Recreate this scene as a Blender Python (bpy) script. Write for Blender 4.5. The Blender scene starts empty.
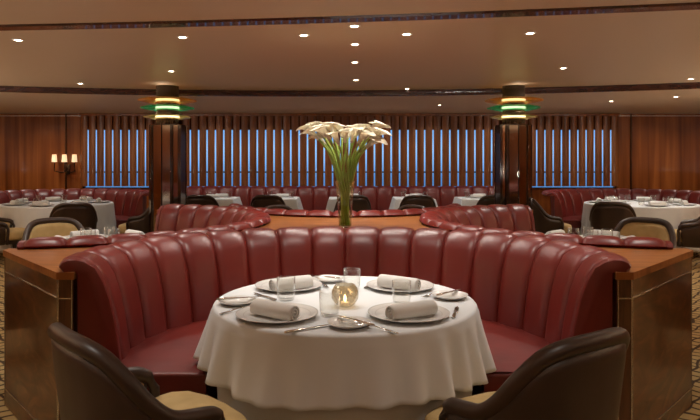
import bpy, bmesh, math, random
from mathutils import Vector, Matrix
from mathutils.geometry import tessellate_polygon
random.seed(7)
PI = math.pi
sc = bpy.context.scene
COL = sc.collection

# ------------------------------------------------------------------ camera, world, exposure
cam = bpy.data.cameras.new('camera')
cam.sensor_width = 36.0
cam.lens = 36.0 * 625 / 700
cam.shift_x = 5 / 700
cam.shift_y = -50 / 700
cam_o = bpy.data.objects.new('camera', cam)
cam_o.location = (0, 0, 1.43)
cam_o.rotation_euler = (PI / 2, 0, 0)
COL.objects.link(cam_o)
sc.camera = cam_o

w = bpy.data.worlds.new('dusk_sky')
sc.world = w
w.use_nodes = True
bgn = w.node_tree.nodes['Background']
_t = w.node_tree
_g = _t.nodes.new('ShaderNodeTexCoord'); _s = _t.nodes.new('ShaderNodeSeparateXYZ')
_m = _t.nodes.new('ShaderNodeMapRange'); _r = _t.nodes.new('ShaderNodeValToRGB')
_m.inputs['From Min'].default_value = -0.12; _m.inputs['From Max'].default_value = 0.30
_t.links.new(_g.outputs['Generated'], _s.inputs[0]); _t.links.new(_s.outputs['Z'], _m.inputs['Value'])
_t.links.new(_m.outputs[0], _r.inputs[0]); _t.links.new(_r.outputs[0], bgn.inputs[0])
_e = _r.color_ramp.elements
_e[0].position = 0.12; _e[0].color = (0.05, 0.14, 0.27, 1)
_e[1].position = 1.0; _e[1].color = (0.06, 0.17, 0.42, 1)
for _p, _c in ((0.22, (0.10, 0.25, 0.48, 1)), (0.285, (0.26, 0.52, 0.86, 1)), (0.33, (0.36, 0.62, 0.95, 1)), (0.42, (0.14, 0.36, 0.68, 1))):
    _k = _e.new(_p); _k.color = _c
bgn.inputs[1].default_value = 1.3

sc.view_settings.view_transform = 'Standard'
sc.view_settings.look = 'None'
sc.view_settings.gamma = 1
sc.view_settings.use_curve_mapping = False
sc.view_settings.exposure = 0.0

WARM = (1.0, 0.925, 0.825)
def light(name, kind, loc, energy, color=WARM, rot=(0, 0, 0), parent=None, **kw):
    l = bpy.data.lights.new(name, kind)
    l.energy = energy
    l.color = color
    for k, v in kw.items():
        setattr(l, k, v)
    o = bpy.data.objects.new(name, l)
    o.location = loc
    o.rotation_euler = rot
    o.parent = parent
    COL.objects.link(o)
    return o

SPOT_W = 60
# added area lights, out of view behind and to the sides, to brighten the ceiling
for x, y, e_ in ((-4.5, -2.2, 50), (0, -2.2, 60), (4.5, -2.2, 50), (-5.6, 2.6, 130), (5.6, 2.6, 130), (-6.6, 6.4, 130), (6.6, 6.4, 130)):
    light('added_ceiling_fill', 'AREA', (x, y, 1.1), e_, rot=(PI, 0, 0), shape='DISK', size=0.5)

# ------------------------------------------------------------------ materials
def nt(name):
    m = bpy.data.materials.new(name)
    m.use_nodes = True
    t = m.node_tree
    return m, t, t.nodes['Principled BSDF']

def setp(p, **kw):
    for k, v in kw.items():
        p.inputs[k.replace('_', ' ')].default_value = v

def bump(t, p, scale, strength, dist=0.01, detail=3, coords='Object', stretch=None):
    tc = t.nodes.new('ShaderNodeTexCoord')
    n = t.nodes.new('ShaderNodeTexNoise')
    n.inputs['Scale'].default_value = scale
    n.inputs['Detail'].default_value = detail
    src = tc.outputs[coords]
    if stretch:
        mp = t.nodes.new('ShaderNodeMapping')
        mp.inputs['Scale'].default_value = stretch
        t.links.new(src, mp.inputs[0])
        src = mp.outputs[0]
    t.links.new(src, n.inputs['Vector'])
    b = t.nodes.new('ShaderNodeBump')
    b.inputs['Strength'].default_value = strength
    b.inputs['Distance'].default_value = dist
    t.links.new(n.outputs['Fac'], b.inputs['Height'])
    t.links.new(b.outputs[0], p.inputs['Normal'])
    return n

def plain(name, col, rough=0.5, metal=0.0, spec=0.5, coat=0.0, coat_rough=0.05, bmp=None):
    m, t, p = nt(name)
    setp(p, Base_Color=(*col, 1), Roughness=rough, Metallic=metal, Specular_IOR_Level=spec, Coat_Weight=coat, Coat_Roughness=coat_rough)
    if bmp:
        bump(t, p, *bmp)
    return m

def mottled(name, c1, c2, scale, rough, stretch=None, coat=0.0, spec=0.5, bmp=None, coords='Object', detail=4, distort=0.0, lo=0.3, hi=0.7, coat_rough=0.06):
    m, t, p = nt(name)
    tc = t.nodes.new('ShaderNodeTexCoord')
    mp = t.nodes.new('ShaderNodeMapping')
    mp.inputs['Scale'].default_value = stretch or (1, 1, 1)
    n = t.nodes.new('ShaderNodeTexNoise')
    n.inputs['Scale'].default_value = scale
    n.inputs['Detail'].default_value = detail
    n.inputs['Distortion'].default_value = distort
    r = t.nodes.new('ShaderNodeValToRGB')
    r.color_ramp.elements[0].position = lo
    r.color_ramp.elements[1].position = hi
    r.color_ramp.elements[0].color = (*c1, 1)
    r.color_ramp.elements[1].color = (*c2, 1)
    t.links.new(tc.outputs[coords], mp.inputs[0])
    t.links.new(mp.outputs[0], n.inputs['Vector'])
    t.links.new(n.outputs['Fac'], r.inputs[0])
    t.links.new(r.outputs[0], p.inputs['Base Color'])
    setp(p, Roughness=rough, Coat_Weight=coat, Coat_Roughness=coat_rough, Specular_IOR_Level=spec)
    if bmp:
        bump(t, p, *bmp)
    return m

def thin_glass(name, tint=(1, 1, 1), refl=0.9, rough=0.02, ior=1.45, extra=None):
    """clear thin-walled glass: see-through with mirror-like edges"""
    m = bpy.data.materials.new(name)
    m.use_nodes = True
    t = m.node_tree
    t.nodes.clear()
    out = t.nodes.new('ShaderNodeOutputMaterial')
    tr = t.nodes.new('ShaderNodeBsdfTransparent')
    tr.inputs[0].default_value = (*tint, 1)
    gl = t.nodes.new('ShaderNodeBsdfGlossy')
    gl.inputs['Roughness'].default_value = rough
    gl.inputs[0].default_value = (refl, refl, refl, 1)
    lw = t.nodes.new('ShaderNodeLayerWeight')
    lw.inputs[0].default_value = 0.5
    pw = t.nodes.new('ShaderNodeMath'); pw.operation = 'POWER'; pw.inputs[1].default_value = 2.6
    t.links.new(lw.outputs['Facing'], pw.inputs[0])
    fr = t.nodes.new('ShaderNodeMath'); fr.operation = 'MULTIPLY_ADD'; fr.use_clamp = True
    fr.inputs[1].default_value = 0.9; fr.inputs[2].default_value = ((ior - 1) / (ior + 1)) ** 2
    t.links.new(pw.outputs[0], fr.inputs[0])
    mx = t.nodes.new('ShaderNodeMixShader')
    t.links.new(fr.outputs[0], mx.inputs[0])
    t.links.new(tr.outputs[0], mx.inputs[1])
    t.links.new(gl.outputs[0], mx.inputs[2])
    last = mx
    if extra:                      # some milky scatter inside the coloured glass
        df = t.nodes.new('ShaderNodeBsdfTranslucent')
        df.inputs[0].default_value = (*extra[0], 1)
        m2 = t.nodes.new('ShaderNodeMixShader')
        m2.inputs[0].default_value = extra[1]
        t.links.new(mx.outputs[0], m2.inputs[1])
        t.links.new(df.outputs[0], m2.inputs[2])
        last = m2
    t.links.new(last.outputs[0], out.inputs[0])
    return m

def glow(name, col, strength):
    m, t, p = nt(name)
    setp(p, Base_Color=(*col, 1), Emission_Color=(*col, 1), Emission_Strength=strength, Roughness=0.4)
    return m

M = {}
M['red'] = mottled('oxblood_leather', (0.120, 0.0115, 0.0085), (0.165, 0.0165, 0.012), 3.0, 0.37, bmp=(26, 0.10, 0.006), spec=0.5)
M['red_seat'] = mottled('oxblood_seat_leather', (0.095, 0.0085, 0.006), (0.14, 0.0125, 0.008), 4.0, 0.40, bmp=(18, 0.16, 0.006), spec=0.5)
M['brown'] = mottled('dark_brown_leather', (0.032, 0.017, 0.011), (0.048, 0.025, 0.017), 5.0, 0.40, bmp=(60, 0.06, 0.003), spec=0.5)
M['tan'] = mottled('tan_upholstery', (0.42, 0.29, 0.12), (0.50, 0.35, 0.16), 14.0, 0.72, bmp=(200, 0.10, 0.002), spec=0.25)
M['black_wood'] = plain('ebonised_wood', (0.018, 0.012, 0.009), 0.35)
M['cloth'] = plain('white_linen', (0.62, 0.635, 0.655), 0.85, spec=0.15, bmp=(240, 0.10, 0.002))
M['under'] = plain('pale_under_linen', (0.54, 0.55, 0.57), 0.85, spec=0.15, bmp=(240, 0.10, 0.002))
M['napkin'] = plain('napkin_linen', (0.63, 0.62, 0.60), 0.9, spec=0.1, bmp=(320, 0.22, 0.003))
M['china'] = plain('bone_china', (0.68, 0.67, 0.65), 0.16, coat=0.3)
M['band'] = plain('grey_plate_band', (0.50, 0.48, 0.45), 0.2)
M['steel'] = plain('polished_cutlery', (0.55, 0.52, 0.48), 0.16, metal=1.0)
M['chrome'] = plain('brushed_metal_inlay', (0.66, 0.64, 0.61), 0.25, metal=1.0)
M['bronze'] = plain('dark_bronze', (0.10, 0.065, 0.04), 0.22, metal=0.9)
M['mirror'] = plain('bronze_mirror', (0.42, 0.36, 0.30), 0.07, metal=1.0)
M['lacquer'] = mottled('dark_brown_lacquer', (0.020, 0.010, 0.007), (0.045, 0.022, 0.013), 3, 0.10, stretch=(1, 1, 0.15), coat=0.7)
M['glass'] = thin_glass('clear_drinking_glass', (0.97, 0.97, 0.96))
M['pane'] = thin_glass('window_glass', (0.9, 0.95, 1.0), refl=0.6)
M['vase'] = thin_glass('vase_glass', (0.93, 0.96, 0.90))
M['globe'] = thin_glass('smoked_amber_glass', (0.74, 0.70, 0.62), refl=0.9, rough=0.08, ior=1.75, extra=((0.42, 0.39, 0.33), 0.22))
M['amber'] = thin_glass('amber_ring_glass', (0.90, 0.68, 0.38), refl=0.9, rough=0.06, extra=((0.75, 0.33, 0.05), 0.55))
M['green'] = thin_glass('green_ring_glass', (0.45, 0.82, 0.58), refl=0.9, rough=0.06, extra=((0.03, 0.50, 0.20), 0.55))
M['gold'] = thin_glass('golden_ring_glass', (0.93, 0.80, 0.55), refl=0.9, rough=0.06, extra=((0.85, 0.58, 0.22), 0.35))
M['rod'] = thin_glass('clear_rod_glass', (0.80, 0.74, 0.62), refl=0.9, rough=0.05, extra=((0.6, 0.52, 0.38), 0.12))
M['lamp'] = glow('lit_warm_lens', (1.0, 0.86, 0.66), 22)
M['core'] = glow('lit_ring_core', (1.0, 0.84, 0.58), 5)
M['shade'] = glow('lit_lamp_shade', (1.0, 0.72, 0.42), 0.8)
M['flame'] = glow('candle_flame', (1.0, 0.72, 0.40), 30)
M['wax'] = plain('candle_wax', (0.85, 0.76, 0.6), 0.5)
M['water'] = thin_glass('vase_water', (0.93, 0.96, 0.80), refl=0.4, ior=1.33)
M['stem'] = mottled('calla_stem_green', (0.24, 0.36, 0.05), (0.36, 0.47, 0.11), 9, 0.42)
M['petal'] = mottled('calla_white', (0.74, 0.69, 0.56), (0.82, 0.78, 0.68), 8, 0.5)
_t = M['petal'].node_tree; _p = _t.nodes['Principled BSDF']; _o = _t.nodes['Material Output']
_tl = _t.nodes.new('ShaderNodeBsdfTranslucent'); _tl.inputs[0].default_value = (0.85, 0.80, 0.66, 1)
_mx = _t.nodes.new('ShaderNodeMixShader'); _mx.inputs[0].default_value = 0.42
_t.links.new(_p.outputs[0], _mx.inputs[1]); _t.links.new(_tl.outputs[0], _mx.inputs[2]); _t.links.new(_mx.outputs[0], _o.inputs[0])
M['spadix'] = plain('calla_spadix', (0.75, 0.55, 0.12), 0.6)
M['gem'] = plain('trim_white', (0.75, 0.68, 0.58), 0.4)

# wood: figured walnut of the island
def wood(name, c1, c2, c3, stretch, scale=2.2, coat=0.6, rough=0.3, distort=2.5, coords='Object', coat_rough=0.05):
    m, t, p = nt(name)
    tc = t.nodes.new('ShaderNodeTexCoord')
    mp = t.nodes.new('ShaderNodeMapping')
    mp.inputs['Scale'].default_value = stretch
    n = t.nodes.new('ShaderNodeTexNoise')
    n.inputs['Scale'].default_value = scale
    n.inputs['Detail'].default_value = 6
    n.inputs['Distortion'].default_value = distort
    r = t.nodes.new('ShaderNodeValToRGB')
    e = r.color_ramp.elements
    e[0].position = 0.30; e[0].color = (*c1, 1)
    e[1].position = 0.72; e[1].color = (*c3, 1)
    k = e.new(0.52); k.color = (*c2, 1)
    t.links.new(tc.outputs[coords], mp.inputs[0])
    t.links.new(mp.outputs[0], n.inputs['Vector'])
    t.links.new(n.outputs['Fac'], r.inputs[0])
    t.links.new(r.outputs[0], p.inputs['Base Color'])
    setp(p, Roughness=rough, Coat_Weight=coat, Coat_Roughness=coat_rough)
    return m
M['walnut'] = wood('figured_walnut', (0.045, 0.014, 0.004), (0.105, 0.036, 0.011), (0.20, 0.078, 0.025), (1.2, 1.2, 3.0), 2.6, coat=0.45)
M['ledge'] = wood('polished_walnut_top', (0.22, 0.072, 0.017), (0.33, 0.115, 0.029), (0.41, 0.16, 0.044), (0.6, 4.0, 1.0), 3.0, coat=0.15, rough=0.36, coat_rough=0.2)
M['post'] = wood('straight_walnut', (0.06, 0.020, 0.007), (0.10, 0.034, 0.012), (0.13, 0.048, 0.016), (6, 6, 0.5), 4.0, coat=0.6)
M['panel'] = wood('rosewood_wall', (0.12, 0.030, 0.007), (0.24, 0.066, 0.015), (0.36, 0.115, 0.026), (2.6, 2.6, 0.10), 3.0, coat=0.7, rough=0.25, distort=0.4, coat_rough=0.04)
M['louvre'] = wood('mahogany_louvre', (0.14, 0.040, 0.010), (0.25, 0.078, 0.020), (0.34, 0.115, 0.032), (3.0, 3.0, 0.12), 3.0, coat=0.3, rough=0.35, distort=0.4)
M['trim'] = wood('glossy_mahogany_trim', (0.030, 0.009, 0.005), (0.060, 0.017, 0.009), (0.085, 0.026, 0.013), (0.6, 3, 3), 3.0, coat=0.9, rough=0.25)

# lacquered ceiling
m, t, p = nt('lacquered_ceiling')
setp(p, Base_Color=(0.60, 0.42, 0.26, 1), Roughness=0.42, Specular_IOR_Level=0.35, Coat_Weight=0.08, Coat_Roughness=0.10)
bump(t, p, 0.9, 0.25, 0.03, 2)
M['ceiling'] = m

# carpet: gold ground with interlaced dark curves
m, t, p = nt('patterned_carpet')
tc = t.nodes.new('ShaderNodeTexCoord')
mp = t.nodes.new('ShaderNodeMapping')
mp.inputs['Rotation'].default_value = (0, 0, 0.78)
t.links.new(tc.outputs['Object'], mp.inputs[0])
prev = None
for sgn in (0, 1):
    wv = t.nodes.new('ShaderNodeTexWave')
    wv.wave_type = 'BANDS'
    wv.bands_direction = 'X' if sgn == 0 else 'Y'
    wv.inputs['Scale'].default_value = 3.2
    wv.inputs['Distortion'].default_value = 3.0
    wv.inputs['Detail'].default_value = 0.0
    wv.inputs['Detail Scale'].default_value = 1.6
    t.links.new(mp.outputs[0], wv.inputs['Vector'])
    if prev:
        mm = t.nodes.new('ShaderNodeMath'); mm.operation = 'MAXIMUM'
        t.links.new(prev.outputs['Fac'], mm.inputs[0]); t.links.new(wv.outputs['Fac'], mm.inputs[1])
        prev = mm
    else:
        prev = wv
r = t.nodes.new('ShaderNodeValToRGB')
r.color_ramp.elements[0].position = 0.82; r.color_ramp.elements[0].color = (0.36, 0.25, 0.11, 1)
r.color_ramp.elements[1].position = 0.93; r.color_ramp.elements[1].color = (0.055, 0.032, 0.018, 1)
t.links.new(prev.outputs[0], r.inputs[0])
t.links.new(r.outputs[0], p.inputs['Base Color'])
setp(p, Roughness=0.95, Specular_IOR_Level=0.1)
M['carpet'] = m

# ------------------------------------------------------------------ mesh helpers
def link_mesh(name, bm, mat, parent=None, smooth=True, loc=None, rotz=None):
    bmesh.ops.recalc_face_normals(bm, faces=bm.faces[:])
    me = bpy.data.meshes.new(name)
    bm.to_mesh(me)
    bm.free()
    for mm in (mat if isinstance(mat, (list, tuple)) else [mat]):
        me.materials.append(mm)
    if smooth:
        for f in me.polygons:
            f.use_smooth = True
        if smooth != 'all':
            try:
                me.set_sharp_from_angle(angle=math.radians(42))
            except Exception:
                pass
    o = bpy.data.objects.new(name, me)
    COL.objects.link(o)
    if parent is not None:
        o.parent = parent
    if loc is not None:
        o.location = loc
    if rotz is not None:
        o.rotation_euler = (0, 0, rotz)
    return o

def box(bm, x0, x1, y0, y1, z0, z1, bevel=0.0, seg=2):
    b = bmesh.new()
    v = bmesh.ops.create_cube(b, size=1)['verts']
    for q in v:
        q.co = Vector(((x0 + x1) / 2 + q.co.x * (x1 - x0), (y0 + y1) / 2 + q.co.y * (y1 - y0), (z0 + z1) / 2 + q.co.z * (z1 - z0)))
    if bevel:
        bmesh.ops.bevel(b, geom=b.edges[:] + b.verts[:], offset=bevel, segments=seg, affect='EDGES', profile=0.5)
    merge(bm, b)
    return bm

def merge(dst, src, mtx=None):
    mp = {}
    for v in src.verts:
        mp[v] = dst.verts.new(mtx @ v.co if mtx is not None else v.co)
    for f in src.faces:
        try:
            nf = dst.faces.new([mp[v] for v in f.verts])
            nf.material_index = f.material_index
        except ValueError:
            pass
    src.free()

def loft(bm, rows, close_u=False, close_v=False, caps=False, mi=0):
    """rows of points -> quads; close_u joins each row's ends, close_v joins last row to first"""
    vr = [[bm.verts.new(p) for p in r] for r in rows]
    n = len(vr[0])
    for i in range(len(vr) - (0 if close_v else 1)):
        a, b = vr[i], vr[(i + 1) % len(vr)]
        for j in range(n - (0 if close_u else 1)):
            k = (j + 1) % n
            try:
                f = bm.faces.new((a[j], a[k], b[k], b[j])); f.material_index = mi
            except ValueError:
                pass
    if caps:
        for r in (vr[0], vr[-1]):
            try:
                f = bm.faces.new(r); f.material_index = mi
            except ValueError:
                pass
    return bm

def lathe(bm, prof, seg=32, cx=0, cy=0, cz=0, mi=0):
    """profile of (radius, z); zero radius points are poles"""
    rings = []
    for (r, z) in prof:
        if r < 1e-6:
            rings.append([bm.verts.new((cx, cy, cz + z))])
        else:
            rings.append([bm.verts.new((cx + r * math.cos(2 * PI * k / seg), cy + r * math.sin(2 * PI * k / seg), cz + z)) for k in range(seg)])
    for a, b in zip(rings, rings[1:]):
        for k in range(seg):
            q = (k + 1) % seg
            if len(a) == 1 and len(b) == 1:
                continue
            if len(a) == 1:
                f = bm.faces.new((a[0], b[k], b[q]))
            elif len(b) == 1:
                f = bm.faces.new((a[k], a[q], b[0]))
            else:
                f = bm.faces.new((a[k], a[q], b[q], b[k]))
            f.material_index = mi
    return bm

def tube(bm, pts, rad, seg=8, caps=True):
    rows = []
    pts = [Vector(p) for p in pts]
    rr = rad if isinstance(rad, (list, tuple)) else [rad] * len(pts)
    for i, p in enumerate(pts):
        d = (pts[min(i + 1, len(pts) - 1)] - pts[max(i - 1, 0)]).normalized()
        up = Vector((0, 0, 1)) if abs(d.z) < 0.9 else Vector((1, 0, 0))
        a = d.cross(up).normalized(); b = d.cross(a)
        rows.append([p + (a * math.cos(2 * PI * k / seg) + b * math.sin(2 * PI * k / seg)) * rr[i] for k in range(seg)])
    return loft(bm, rows, close_u=True, caps=caps)

def empty(name, loc, rotz=0.0):
    o = bpy.data.objects.new(name, None)
    o.empty_display_size = 0.1
    o.location = loc
    o.rotation_euler = (0, 0, rotz)
    COL.objects.link(o)
    return o

def tag(o, label, cat, group=None):
    o['label'] = label
    o['category'] = cat
    if group:
        o['group'] = group
    return o

def struct(o):
    o['kind'] = 'structure'
    return o

KIDS = {}
def kids(o):
    if o.name not in KIDS:
        KIDS[o.name] = list(o.children)
    return KIDS[o.name]

def copy_tree(o, loc=None, rotz=None, label=None, group=None):
    c = o.copy(); COL.objects.link(c)
    if loc is not None: c.location = loc
    if rotz is not None: c.rotation_euler = (0, 0, rotz)
    if label: c['label'] = label
    if group: c['group'] = group
    for ch in kids(o):
        k = ch.copy(); COL.objects.link(k); k.parent = c
        for g in kids(ch):
            q = g.copy(); COL.objects.link(q); q.parent = k
    return c

# ------------------------------------------------------------------ the room
XW, YB, YF = 8.6, 12.6, -4.2
Z_IN, Z_OUT = 2.43, 2.36
def wallbox(name, x0, x1, y0, y1, z0, z1, mat):
    return struct(link_mesh(name, box(bmesh.new(), x0, x1, y0, y1, z0, z1), mat, smooth=False))
wallbox('floor', -XW, XW, YF, YB + 0.1, -0.1, 0.0, M['carpet'])
wallbox('wall_left', -XW - 0.1, -XW, YF, YB + 0.1, 0, 2.6, M['panel'])
wallbox('wall_right', XW, XW + 0.1, YF, YB + 0.1, 0, 2.6, M['panel'])
wallbox('wall_rear', -XW, XW, YF - 0.1, YF, 0, 2.6, M['panel'])
WX0, WX1 = -5.30, 5.48           # extent of the window run in the far wall
wallbox('wall_far_west', -XW, WX0, YB, YB + 0.15, 0, 2.6, M['panel'])
wallbox('wall_far_east', WX1, XW, YB, YB + 0.15, 0, 2.6, M['panel'])
wallbox('wall_far_sill', WX0, WX1, YB, YB + 0.15, 0, 0.86, M['panel'])
wallbox('wall_far_header', WX0, WX1, YB, YB + 0.15, 2.04, 2.6, M['panel'])
wallbox('ceiling', -XW - 0.1, XW + 0.1, YF - 0.1, YB + 0.1, Z_IN, Z_IN + 0.1, M['ceiling'])

def arc_y(x): return 9.02 - x * x / 27.0 - 0.045 * x
bm = bmesh.new()
rows = []
for i in range(41):
    x = -XW + 2 * XW * i / 40
    rows.append([(x, arc_y(x) + 0.02, Z_OUT), (x, YB + 0.1, Z_OUT), (x, YB + 0.1, Z_IN + 0.02), (x, arc_y(x) + 0.02, Z_IN + 0.02)])
loft(bm, rows, close_u=True, caps=True)
o = struct(link_mesh('ceiling_outer_tier', bm, M['ceiling'], smooth=False))
bm = bmesh.new()
rows = []
for i in range(61):
    x = -XW + 2 * XW * i / 60
    y = arc_y(x)
    rows.append([(x, y + 0.02, Z_OUT - 0.012), (x, y - 0.03, Z_OUT - 0.012), (x, y - 0.035, Z_OUT), (x, y - 0.035, Z_IN), (x, y + 0.02, Z_IN)])
loft(bm, rows, close_u=True, caps=True)
struct(link_mesh('trim_ceiling_step', bm, M['trim']))
def strip_y(x): return 4.42 - 0.14 * x - 0.012 * x * x
bm = bmesh.new()
rows = []
for i in range(61):
    x = -XW + 2 * XW * i / 60
    y = strip_y(x)
    rows.append([(x, y + 0.085, Z_IN), (x, y + 0.075, Z_IN - 0.012), (x, y - 0.075, Z_IN - 0.016), (x, y - 0.085, Z_IN)])
loft(bm, rows, close_u=True, caps=True)
struct(link_mesh('trim_ceiling_band', bm, M['trim']))

# framed edges on the far wood walls
def wall_edge(name, x, z0, z1):
    return struct(link_mesh(name, box(bmesh.new(), x - 0.012, x + 0.012, YB - 0.02, YB, z0, z1), M['bronze'], smooth=False))
wall_edge('trim_1', -5.62, 0, Z_OUT); wall_edge('trim_2', 5.76, 0, Z_OUT)
for nme, a, b in (('trim_3', -XW, WX0), ('trim_4', WX1, XW)):
    struct(link_mesh(nme, box(bmesh.new(), a, b, YB - 0.015, YB, Z_OUT - 0.05, Z_OUT - 0.03), M['chrome'], smooth=False))

# windows and their louvre screens, three bays split by the line of the columns
BAYS = [(WX0, -3.50, 'window_1', 'western'), (-3.26, 3.10, 'window_2', 'middle'), (3.34, WX1, 'window_3', 'eastern')]
LAB = {'western': 'vertical mahogany louvre screen over the window beside the three-shade lamp',
       'middle': 'long vertical mahogany louvre screen over the window between the two columns',
       'eastern': 'vertical mahogany louvre screen over the window beside the plain wood wall'}
for (a, b, nm, side) in BAYS:
    wv = empty(nm, ((a + b) / 2, YB + 0.08, 0)); struct(wv)
    cx = (a + b) / 2
    link_mesh('pane', box(bmesh.new(), a - cx, b - cx, 0.0, 0.006, 0.86, 2.04), M['pane'], wv, smooth=False)
    bm = bmesh.new()
    for fx in (a - cx, b - cx):
        box(bm, fx - 0.03, fx + 0.03, -0.03, 0.03, 0.86, 2.04)
    box(bm, a - cx, b - cx, -0.03, 0.03, 0.86, 0.875)
    box(bm, a - cx, b - cx, -0.02, 0.02, 1.17, 1.20)
    link_mesh('window_frame', bm, M['bronze'], wv, smooth=False)
    s = empty('louvre_screen', (cx, YB - 0.10, 0))
    tag(s, LAB[side], 'blinds', 'louvre screens along the far wall')
    bm = bmesh.new()
    n = round((b - a) / 0.168)
    for k in range(n):
        x = a - cx + (k + 0.5) * (b - a) / n
        sl = bmesh.new()
        ang = 0.0
        rows = []
        for q in range(7):                       # a gently bowed slat
            u = (q / 6 - 0.5) * 0.137
            h = -0.016 * (1 - (u / 0.0685) ** 2)
            row = []
            for (dn, z) in ((-0.006, 0.905), (0.006, 0.905), (0.006, Z_OUT - 0.02), (-0.006, Z_OUT - 0.02)):
                d = h + dn
                row.append((x + u * math.cos(ang) - d * math.sin(ang), u * math.sin(ang) + d * math.cos(ang), z))
            rows.append(row)
        loft(sl, rows, close_u=True, caps=True)
        merge(bm, sl)
    link_mesh('slat_panel', bm, M['louvre'], s)
    link_mesh('head_rail', box(bmesh.new(), a - cx, b - cx, -0.05, 0.05, Z_OUT - 0.045, Z_OUT, 0.004), M['louvre'], s)
for i, x in enumerate((-3.38, 3.22)):
    struct(link_mesh('wall_far_pier_%s' % ('west', 'east')[i], box(bmesh.new(), x - 0.12, x + 0.12, YB, YB + 0.15, 0.86, 2.6), M['panel'], smooth=False))

# ------------------------------------------------------------------ ceiling downlights
DL = [(-2.72, 5.2, 0), (-1.32, 5.08, 0), (-1.95, 7.02, 0), (-3.45, 8.15, 0), (-.33, 5.0, 0), (.49, 4.96, 0), (.07, 4.66, 0), (.086, 5.39, 0),
      (.1, 6.38, 0), (.137, 7.8, 0), (1.457, 4.92, 0), (2.37, 6.79, 0), (4.26, 7.7, 0), (.87, 8.75, 0), (1.6, 10.57, 1), (4.2, 9.85, 1), (4.86, 9.18, 1)]
NAMES = ['farthest from the flowers, on the lamp-wall side', 'beyond the ceiling band, before the lamp-side column', 'directly in front of the lamp-side column', 'by the ceiling step over the lamp-wall round table', 'beside the flower row, on its lamp side', 'beside the flower row, on its plain-wall side', 'nearest the ceiling band in the flower row', 'second from the ceiling band in the flower row', 'third from the ceiling band in the flower row', 'fourth and farthest in the flower row', 'before the plain-wall column', 'past the plain-wall column ring lamp', 'by the ceiling step over the plain-wall round table', 'touching the ceiling step in the middle', 'on the lower tier before the long louvre screen', 'on the lower tier before the plain-wall louvre screen', 'on the lower tier nearest the plain wood wall']
GRP = 'round recessed downlights in the ceiling'
proto_dl = None
def downlight(x, y, tier, label, power=1.0):
    global proto_dl
    z = Z_OUT if tier else Z_IN
    if proto_dl is None:
        e = empty('ceiling_downlight', (x, y, z))
        bm = bmesh.new()
        lathe(bm, [(0.030, -0.001), (0.033, -0.006), (0.044, -0.005), (0.048, 0.0), (0.048, 0.004)], 28)
        link_mesh('trim_ring', bm, M['gem'], e)
        bm = bmesh.new()
        lathe(bm, [(0, -0.008), (0.019, -0.006), (0.031, -0.001), (0.031, 0.003)], 24)
        link_mesh('lens', bm, M['lamp'], e)
        proto_dl = e
    else:
        e = copy_tree(proto_dl, (x, y, z))
    tag(e, label, 'ceiling light', GRP)
    light('downlight_and_fill_beam', 'SPOT', (x, y, z - 0.03), SPOT_W * power, spot_size=math.radians(125), spot_blend=1.0, shadow_soft_size=0.045)
for (x, y, tr), nm in zip(DL, NAMES):
    downlight(x, y, tr, 'lit ceiling downlight ' + nm, 0.75 if abs(x) < .6 and y < 7 else 1.0)
# added spots without fixtures, out of frame, to light the front table and booth
for (x, y, pw, deg) in ((-0.62, 3.2, 0.9, 80), (0.62, 3.2, 0.9, 80), (0.0, 3.55, 0.9, 62), (-1.75, 3.3, 0.9, 100), (1.75, 3.3, 0.9, 100), (-1.5, 1.3, 0.95, 90), (0.9, 1.0, 0.45, 110), (-2.8, 0.6, 0.4, 120), (2.8, 0.6, 0.4, 120)):
    light('downlight_and_fill_beam', 'SPOT', (x, y, Z_IN - 0.03), SPOT_W * pw, spot_size=math.radians(deg), spot_blend=0.7, shadow_soft_size=0.03)
for x in (-7.2, -6.0, -4.9, -3.9, -2.6, -1.6, -0.5, 0.6, 1.7, 2.8, 3.9, 5.0, 6.2, 7.3):  # added row of spots without fixtures, brightening the wood walls and louvres
    light('added_wall_fill', 'SPOT', (x, 11.85, Z_OUT - 0.03), 16, spot_size=math.radians(120), spot_blend=1.0, shadow_soft_size=0.03, rot=(math.radians(18), 0, 0))
for (x, y) in ((-4.6, 10.6), (-2.9, 10.9), (-1.2, 10.9), (0.2, 10.9), (3.0, 10.9), (-6.5, 9.5), (6.6, 9.5), (-4.6, 6.3), (4.6, 6.0), (-6.0, 11.6), (6.3, 11.6)):  # extra spots without fixtures, added to brighten the far half of the room
    light('downlight_and_fill_beam', 'SPOT', (x, y, (Z_OUT if y > 9 else Z_IN) - 0.03), SPOT_W * 0.8, spot_size=math.radians(125), spot_blend=1.0, shadow_soft_size=0.045)

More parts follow.
